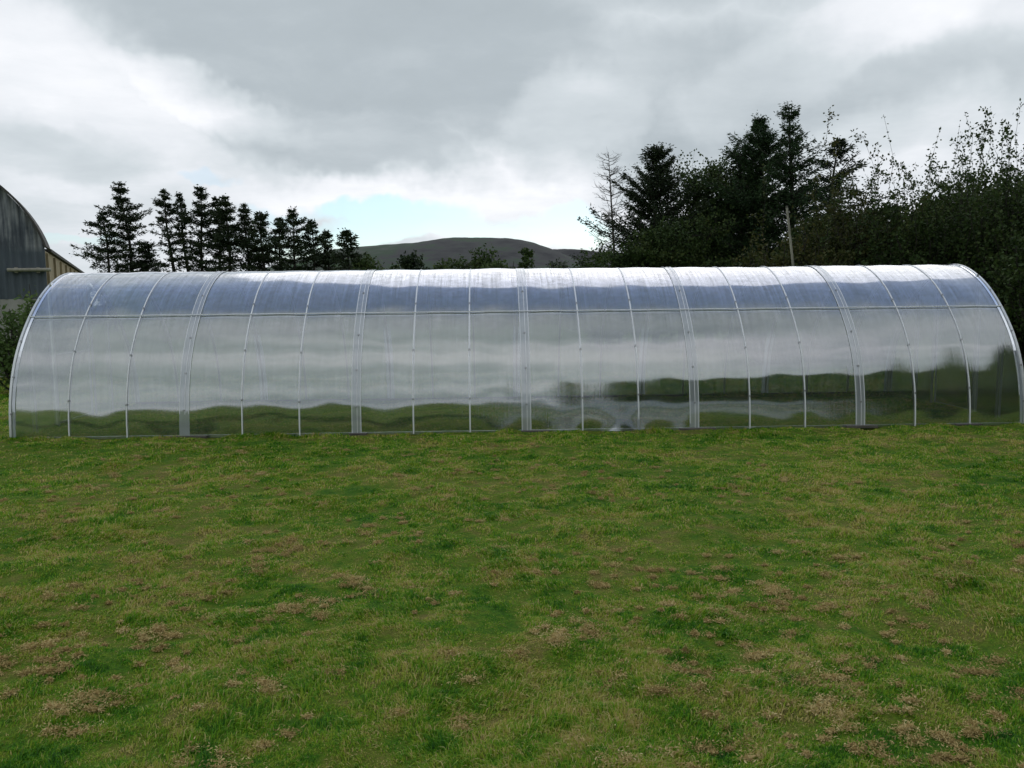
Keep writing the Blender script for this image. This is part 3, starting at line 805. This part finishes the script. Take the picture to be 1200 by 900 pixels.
def mat_sheet(name, haze, gloss=1.0):
    m, nt, out = newmat(name)
    uv = N(nt, 'ShaderNodeUVMap'); uv.uv_map = 'UVMap'
    st = noise(nt, 1.0, 6, .65, mapping(nt, uv.outputs[0], (26, 1.2, 1)))      # run-off streaks along the hoop
    st2 = noise(nt, 1.0, 4, .6, mapping(nt, uv.outputs[0], (110, .9, 1)))
    cl = noise(nt, 1.1, 4, .6, uv.outputs[0])
    smu = noise(nt, 9.0, 6, .7, mapping(nt, uv.outputs[0], (1, 1.6, 1), (4,8,0)))
    h = math_(nt, 'ADD', math_(nt, 'MULTIPLY', math_(nt, 'SUBTRACT', st.outputs[0], .5), .35), math_(nt, 'MULTIPLY', math_(nt, 'SUBTRACT', st2.outputs[0], .5), .22))
    h = math_(nt, 'ADD', h, math_(nt, 'MULTIPLY', math_(nt, 'SUBTRACT', smu.outputs[0], .5), .30))
    su = N(nt, 'ShaderNodeSeparateXYZ'); nt.links.new(uv.outputs[0], su.inputs[0])
    upm = N(nt, 'ShaderNodeMapRange'); upm.inputs['From Min'].default_value = 1.25; upm.inputs['From Max'].default_value = 1.75
    upm.inputs['To Min'].default_value = .8; upm.inputs['To Max'].default_value = 3.6; nt.links.new(su.outputs[1], upm.inputs['Value'])
    h = math_(nt, 'MULTIPLY', h, math_(nt, 'MULTIPLY', cl.outputs[0], upm.outputs[0]))
    hz = math_(nt, 'ADD', h, haze, clamp=True)
    tr = N(nt, 'ShaderNodeBsdfTransparent'); tr.inputs[0].default_value = (.80,.84,.82,1)
    df = N(nt, 'ShaderNodeBsdfDiffuse'); df.inputs[0].default_value = (.72,.75,.78,1)
    tl = N(nt, 'ShaderNodeBsdfTranslucent'); tl.inputs[0].default_value = (.74,.79,.86,1)
    m1 = N(nt, 'ShaderNodeMixShader'); m1.inputs[0].default_value = .6
    nt.links.new(df.outputs[0], m1.inputs[1]); nt.links.new(tl.outputs[0], m1.inputs[2])
    m2 = N(nt, 'ShaderNodeMixShader'); nt.links.new(hz, m2.inputs[0])
    nt.links.new(tr.outputs[0], m2.inputs[1]); nt.links.new(m1.outputs[0], m2.inputs[2])
    gl = N(nt, 'ShaderNodeBsdfGlossy'); gl.inputs['Roughness'].default_value = .07; gl.inputs[0].default_value = (.95,.96,1.0,1)
    bp = N(nt, 'ShaderNodeBump'); bp.inputs['Strength'].default_value = .12; bp.inputs['Distance'].default_value = .004
    nt.links.new(math_(nt, 'ADD', st.outputs[0], st2.outputs[0]), bp.inputs['Height']); nt.links.new(bp.outputs[0], gl.inputs['Normal'])
    fr = N(nt, 'ShaderNodeFresnel'); fr.inputs[0].default_value = 1.58
    ff = math_(nt, 'ADD', math_(nt, 'MULTIPLY', fr.outputs[0], 1.6*gloss), .27*gloss, clamp=True)
    ff = math_(nt, 'MULTIPLY', ff, math_(nt, 'SUBTRACT', 1.0, math_(nt, 'MULTIPLY', h, 2.2)), clamp=True)
    m3 = N(nt, 'ShaderNodeMixShader'); nt.links.new(ff, m3.inputs[0])
    nt.links.new(m2.outputs[0], m3.inputs[1]); nt.links.new(gl.outputs[0], m3.inputs[2])
    nt.links.new(m3.outputs[0], out.inputs[0])
    return m
M_sheet = mat_sheet('clear_polycarbonate', .09)
M_lap = mat_sheet('overlapped_polycarbonate', .85, .7)
M_tape = mat_sheet('milky_cover_tape', .95, .6)

def shell(name, x0, x1, lift, m, nx, ns=NS, s0=0.0, s1=None, thick=None):
    s1 = ARC if s1 is None else s1
    xs = np.linspace(x0, x1, nx); ss = np.linspace(s0, s1, ns)
    XX, SS = np.meshgrid(xs, ss)
    y, z, ny_, nz_ = prof(SS)
    o = lift + bulge(XX, SS)
    def lay(off):
        return np.stack([XX, y + ny_*(o+off), z + nz_*(o+off)], -1).reshape(-1,3)
    idx = np.arange(nx*ns).reshape(ns, nx)
    Q = np.stack([idx[:-1,:-1], idx[:-1,1:], idx[1:,1:], idx[1:,:-1]], -1).reshape(-1)
    V = lay(0)
    ob = np_mesh(name, V, Q, np.arange(0, len(Q), 4), m, GH, True)
    uvl = ob.data.uv_layers.new(name='UVMap')
    UV = np.stack([XX, SS], -1).reshape(-1,2)[Q]
    uvl.data.foreach_set('uv', UV.astype(np.float32).ravel())
    return ob
for k in range(6):
    shell('polycarbonate_sheet', k*2.0 + (0.0 if k == 0 else .002), (k+1)*2.0, .016, M_sheet, 61)
for k in range(1, 6):
    shell('overlap_strip', k*2.0-.058, k*2.0+.058, .0215, M_lap, 9, 240)

def hoop(xc, r, lift, name, mat, w=None, n=70, s0=0, s1=None):
    """square tube bent along the arch"""
    s1 = ARC if s1 is None else s1
    ss = np.linspace(s0, s1, n); y, z, a, b = prof(ss)
    w = w or r
    v = []; f = []
    for i in range(n):
        for (dx, dn) in ((-w,-r),(w,-r),(w,r),(-w,r)):
            v.append((xc+dx, y[i]+a[i]*(lift+dn), z[i]+b[i]*(lift+dn)))
    for i in range(n-1):
        for j in range(4):
            j2 = (j+1)%4; f.append((4*i+j, 4*i+j2, 4*i+4+j2, 4*i+4+j))
    f += [(3,2,1,0), (4*n-4,4*n-3,4*n-2,4*n-1)]
    mb = MB(); mb.add(v, f); return mb.build(name, mat, GH)
for k in range(1, 6):
    for dx in (-.052, .008, .050): hoop(k*2.0+dx, .0012, .0235, 'pale_line_strip', M_white, w=.0035)
for i in range(19):
    xx = min(max(i*BAY, .014), LEN-.014)
    hoop(xx, .0125, 0.0, 'arch_rib', M_galv)
for i in range(1, 18):
    if i % 3: hoop(i*BAY, .0022, .0205, 'pale_line_strip', M_white, w=.0070)  # white strips added outside so the ribs under the sheet read bright
for xx in (0, LEN):
    hoop(xx, .010, .018, 'edge_trim', M_alu, w=.013)
    hoop(xx + (.045 if xx == 0 else -.045), .003, .022, 'pale_line_strip', M_tape, w=.014)
# purlins run along inside
def at_s(zt):
    ss = np.linspace(0, ARC/2, 2000); _, z, _, _ = prof(ss); return float(ss[np.argmin(abs(z-zt))])
SP = at_s(1.40)
for s in (SP, ARC/2):
    y, z, a, b = prof(np.array([s]))
    mb = MB(); mb.tube([[0.02, y[0]-a[0]*.024, z[0]-b[0]*.024], [LEN-.02, y[0]-a[0]*.024, z[0]-b[0]*.024]], [.013,.013], 8)
    mb.build('purlin', M_galv, GH)
# arch point at the purlin line
y, z, a, b = prof(np.array([SP]))
for yy in (.0, WID):
    mb = MB(); mb.box((LEN/2, yy, .012), (LEN, .030, .030)); mb.build('base_rail', M_galv if yy < 1 else M_plank, GH)
y, z, a, b = prof(np.array([SP]))
mb = MB(); mb.tube([[0.0, y[0]+a[0]*.034, z[0]+b[0]*.034], [LEN, y[0]+a[0]*.034, z[0]+b[0]*.034]], [.0055,.0055], 8)
mb.build('purlin_line_strip', M_white, GH)  # added outside the sheet to whiten the line of the purlin below
# screws with washers
scr = None
for i in range(19):
    for zt in ((.42, .98, 1.52) if i % 3 else (.30, .72, 1.12, 1.62)):
        s = at_s(zt + .03*math.sin(i*2.3)); y, z, a, b = prof(np.array([s]))
        xx = min(max(i*BAY, .014), LEN-.014)
        if scr is None:
            mb = MB(); k = 10; ang = np.arange(k)*2*PI/k
            prf = [(.012,0),(.012,.003),(.006,.004),(.006,.008)]
            v = [(r*math.cos(t_), r*math.sin(t_), h_) for r, h_ in prf for t_ in ang]
            f = [(j*k+q, j*k+(q+1)%k, (j+1)*k+(q+1)%k, (j+1)*k+q) for j in range(3) for q in range(k)] + [tuple(range(3*k, 4*k))]
            mb.add(v, f); o = scr = mb.build('screw', M_screw, GH)
        else:
            o = scr.copy(); col.objects.link(o); o.parent = GH
        off = .030
        o.location = (xx, y[0]+a[0]*off, z[0]+b[0]*off)
        o.rotation_euler = Vector((0, a[0], b[0])).to_track_quat('Z', 'Y').to_euler()
# anchor planks at the foot of the sheet joints
for (xc, w_) in ((2.06,.42),(4.02,.20),(6.10,.34),(8.03,.42),(10.0,.36),(11.3,.30)):
    mb = MB(); mb.box((xc, -.055, .012), (w_, .07, .026), Matrix.Rotation(R(2.0*math.sin(xc*5)), 3, 'Z'))
    mb.build('anchor_plank', M_plank, GH)

# end walls: hoop frame, studs, door
def end_wall(x, sgn):
    wall = None
    ss = np.linspace(0, ARC, 80); y, z, a, b = prof(ss)
    def strip(y0, y1, z0, name, parent):
        yy = np.linspace(y0, y1, 26); zz = np.interp(yy, y, z) - .02
        mb = MB(); v = []; f = []
        for i in range(26): v += [(x+sgn*.004, yy[i], z0), (x+sgn*.004, yy[i], max(zz[i], z0+.001))]
        for i in range(25): f.append((2*i, 2*i+2, 2*i+3, 2*i+1))
        mb.add(v, f); o = mb.build(name, M_sheet, parent)
        uvl = o.data.uv_layers.new(name='UVMap')
        co = np.array([o.data.vertices[l.vertex_index].co[:] for l in o.data.loops])
        uvl.data.foreach_set('uv', co[:,1:].astype(np.float32).ravel()); return o
    d0, d1, dh = 1.02, 1.98, 1.80
    w = strip(.02, d0-.03, .02, 'end_panel', GH); strip(d1+.03, WID-.02, .02, 'end_panel', GH)
    mb = MB()
    for yy in (d0-.015, d1+.015):
        zt = float(np.interp(yy, y, z)); mb.box((x-sgn*.016, yy, zt/2-.02), (.025,.025,zt-.04))
    mb.box((x-sgn*.016, 1.5, dh+.02), (.025, d1-d0, .025))
    for yy in (.5, 2.5): 
        zt = float(np.interp(yy, y, z)); mb.box((x-sgn*.016, yy, zt/2-.02), (.02,.02,zt-.04))
    mb.build('end_frame', M_galv, GH)
    # door
    mb = MB(); mb.add([(x+sgn*.006,d0+.02,.04),(x+sgn*.006,d1-.02,.04),(x+sgn*.006,d1-.02,dh-.02),(x+sgn*.006,d0+.02,dh-.02)], [(0,1,2,3)])
    door = mb.build('door', M_sheet, GH)
    uvl = door.data.uv_layers.new(name='UVMap')
    co = np.array([door.data.vertices[l.vertex_index].co[:] for l in door.data.loops]); uvl.data.foreach_set('uv', co[:,1:].astype(np.float32).ravel())
    mb = MB()
    for yy in (d0+.015, d1-.015): mb.box((x+sgn*.02, yy, dh/2), (.022,.022,dh-.04))
    for zz in (.04, .92, dh-.03): mb.box((x+sgn*.0205, 1.5, zz), (.020, d1-d0-.055, .022))
    mb.build('door_frame', M_galv, door)
    mb = MB(); mb.box((x+sgn*.045, d1-.06, .98), (.02,.02,.12)); mb.build('handle', M_screw, door)
end_wall(0.0, -1); end_wall(LEN, 1)

# ------------------------------------------------------------------ grass
def mat_grass():
    m, nt, out = newmat('grass_blades')
    geo = N(nt, 'ShaderNodeNewGeometry')
    f = lawn_color(nt)
    rnd = geo.outputs['Random Per Island']
    f2 = math_(nt, 'ADD', f, math_(nt, 'MULTIPLY', math_(nt, 'SUBTRACT', rnd, .5), .17))
    r = ramp(nt, [(.34,(.012,.070,.004)),(.43,(.042,.180,.004)),(.50,(.115,.305,.008)),(.575,(.28,.405,.024)),(.67,(.50,.41,.11))])  # darkest green deepened: shadow among the blades put into the colour
    nt.links.new(f2, r.inputs[0])
    # a few bleached blades everywhere
    pale = math_(nt, 'GREATER_THAN', math_(nt, 'ADD', rnd, math_(nt, 'MULTIPLY', math_(nt, 'SUBTRACT', f, .5), 1.3)), .945)
    c = mixc(nt, math_(nt, 'MULTIPLY', pale, .7), r.outputs[0], (.62,.50,.22))
    d = N(nt, 'ShaderNodeBsdfPrincipled'); d.inputs['Roughness'].default_value = .55; d.inputs['Specular IOR Level'].default_value = .2
    t_ = N(nt, 'ShaderNodeBsdfTranslucent')
    nt.links.new(c, d.inputs['Base Color']); nt.links.new(c, t_.inputs[0])
    mx = N(nt, 'ShaderNodeMixShader'); mx.inputs[0].default_value = .30
    nt.links.new(d.outputs[0], mx.inputs[1]); nt.links.new(t_.outputs[0], mx.inputs[2]); nt.links.new(mx.outputs[0], out.inputs[0])
    return m
M_grass = mat_grass()
def grass(n, seed=1):
    rng = np.random.default_rng(seed)
    # distance with density falling off
    u = rng.random(n*2)
    d = 2.0*(17/2.0)**(u**.82)
    a = (rng.random(n*2)*2-1)*R(37)
    x = d*np.tan(a) + rng.normal(0,.4,n*2); y = d
    # skip a little under patches so the turf is uneven
    thin = fbm(x*3.2, y*3.2, 3, 31)
    keep = rng.random(n*2) < np.clip(.85 + thin*1.3, .22, 1)
    x, y, d = x[keep][:n], y[keep][:n], d[keep][:n]
    n = len(x)
    tuft = fbm(x*1.7, y*1.7, 3, 44); tf = fbm(x*7, y*7, 2, 48)
    h = .019*(1 + .9*np.clip(tuft,-.6,1) + 1.1*tf + .5*fbm(x*16, y*16, 2, 52))*(.55+.9*rng.random(n))
    base = np.abs(y - (9.235 + (x+5.83)*.0281)) < .16
    h[base & (x > -5.9) & (x < 6.3)] *= 1.35
    for xc_, w_ in ((2.06,.42),(4.02,.20),(6.10,.34),(8.03,.42),(10.0,.36),(11.3,.30)):
        m_ = (np.abs(x + 5.831 - xc_) < w_*.75) & (np.abs(y - (9.12 + (x+5.83)*.0281)) < .16); h[m_] *= .35
    lng = y > 12.6; h[lng] *= 2.2
    h = np.clip(h, .008, .22)
    w = (.0026+.0032*rng.random(n)**2)*np.clip(d/3.2, .9, 3.2)
    z = ground_z(x, y) - .004
    th = rng.random(n)*2*PI; lean = .3+1.1*rng.random(n); la = rng.random(n)*2*PI
    # neighbouring blades share a combed direction
    la = la*.45 + 3*fbm(x*2.1, y*2.1, 2, 60)
    sx, sy = np.cos(th)*w/2, np.sin(th)*w/2
    lx, ly = np.cos(la)*lean*h, np.sin(la)*lean*h
    V = np.empty((n,5,3), np.float32)
    V[:,0] = np.stack([x-sx, y-sy, z],1); V[:,1] = np.stack([x+sx, y+sy, z],1)
    V[:,2] = np.stack([x+sx*.8+lx*.35, y+sy*.8+ly*.35, z+h*.6],1); V[:,3] = np.stack([x-sx*.8+lx*.35, y-sy*.8+ly*.35, z+h*.6],1)
    V[:,4] = np.stack([x+lx, y+ly, z+h*(1-.45*lean)],1)
    base_i = (np.arange(n)*5)[:,None]
    loops = (base_i + np.array([0,1,2,3, 3,2,4])[None,:]).ravel()
    starts = ((np.arange(n)*7)[:,None] + np.array([0,4])[None,:]).ravel()
    o = np_mesh('grass', V.reshape(-1,3), loops, starts, M_grass)
    tag(o, 'short patchy green lawn grass in front of the greenhouse', 'grass', None, 'stuff')
grass(1000000)

def moss():
    rng = np.random.default_rng(9)
    m = mat_foliage('raked_moss', [(.0,(.13,.09,.032)),(.3,(.36,.26,.10)),(.65,(.60,.46,.20)),(1,(.76,.65,.36))], .1, 2.2, .9)
    seeds = [(330,650,9),(305,665,6),(420,682,9),(470,690,6),(400,640,5),(690,752,10),(660,765,6),(870,695,10),(880,720,6),(930,800,12),(945,820,8),
             (40,790,8),(110,830,12),(75,845,8),(360,800,9),(235,888,8),(330,730,6),(165,757,5),(70,765,4),(820,665,6),(640,575,5),(850,572,4),(590,610,5),
             (760,800,8),(680,870,10),(730,880,8),(1070,700,7),(1140,790,8),(1180,880,9),(990,780,8),(45,607,4),(820,770,6),(860,700,6),(550,790,5),(1010,860,7),(520,850,5),(870,880,8),(600,640,5),(960,720,5)]
    P = []
    for px, py, c in seeds:
        v = CM[:3,:3] @ np.array([(px-600)/FPX, -(py-450)/FPX, -1.0]); k = CAMH/-v[2]
        q = np.array([v[0]*k, v[1]*k])
        for j in range(max(2, c*2//3)): P.append((q[0]+rng.normal(0,.10), q[1]+rng.normal(0,.08), .014+.030*rng.random()**1.5))
    tries = 0
    while len(P) < 900 and tries < 60000:
        tries += 1
        y = 2.2*(9.0/2.2)**rng.random(); x = (rng.random()*2-1)*y*.78
        if fbm(np.array([x*1.1]), np.array([y*1.1]), 3, 70)[0] > -.05 + .25*rng.random(): P.append((x, y, .008+.024*rng.random()**2))
    allQ = []
    for x, y, r in P:
        n = int(110 + 6000*r)
        v = rng.normal(size=(n,3)); v /= np.linalg.norm(v,axis=1)[:,None]
        lob = 1 + .45*np.sin(v[:,0]*5+x*9) + .4*np.cos(v[:,1]*6+y*7)
        n_ = rng.random(n) < .18; lob = np.where(n_, lob*2.1, lob)
        rr = (rng.random(n)**.4)*r*lob
        C = np.array([x,y,float(ground_z(x,y))+.010]) + v*np.array([1.6,1.15,.42])*rr[:,None]
        C[:,2] = np.maximum(C[:,2], float(ground_z(x,y))+.002)
        D_ = rng.normal(size=(n,3)); D_[:,2] *= .6
        allQ.append(leaf_quads(C, D_, .007+.012*rng.random(n), .0030+.002*rng.random(n), rng))
    o = quads_mesh('dead_moss', np.vstack(allQ), m)
    tag(o, 'brown clumps of raked dead moss scattered over the lawn', 'dead moss', None, 'stuff')
moss()

# ------------------------------------------------------------------ render settings
vs = scene.view_settings
vs.view_transform = 'Standard'; vs.look = 'None'; vs.exposure = 0.25; vs.gamma = 1.0
scene.cycles.max_bounces = 10; scene.cycles.transparent_max_bounces = 24
scene.cycles.diffuse_bounces = 3; scene.cycles.glossy_bounces = 4
scene.cycles.use_denoising = True
scene.cycles.denoiser = 'OPENIMAGEDENOISE'
scene.cycles.denoising_input_passes = 'RGB_ALBEDO_NORMAL'
scene.cycles.denoising_prefilter = 'ACCURATE'
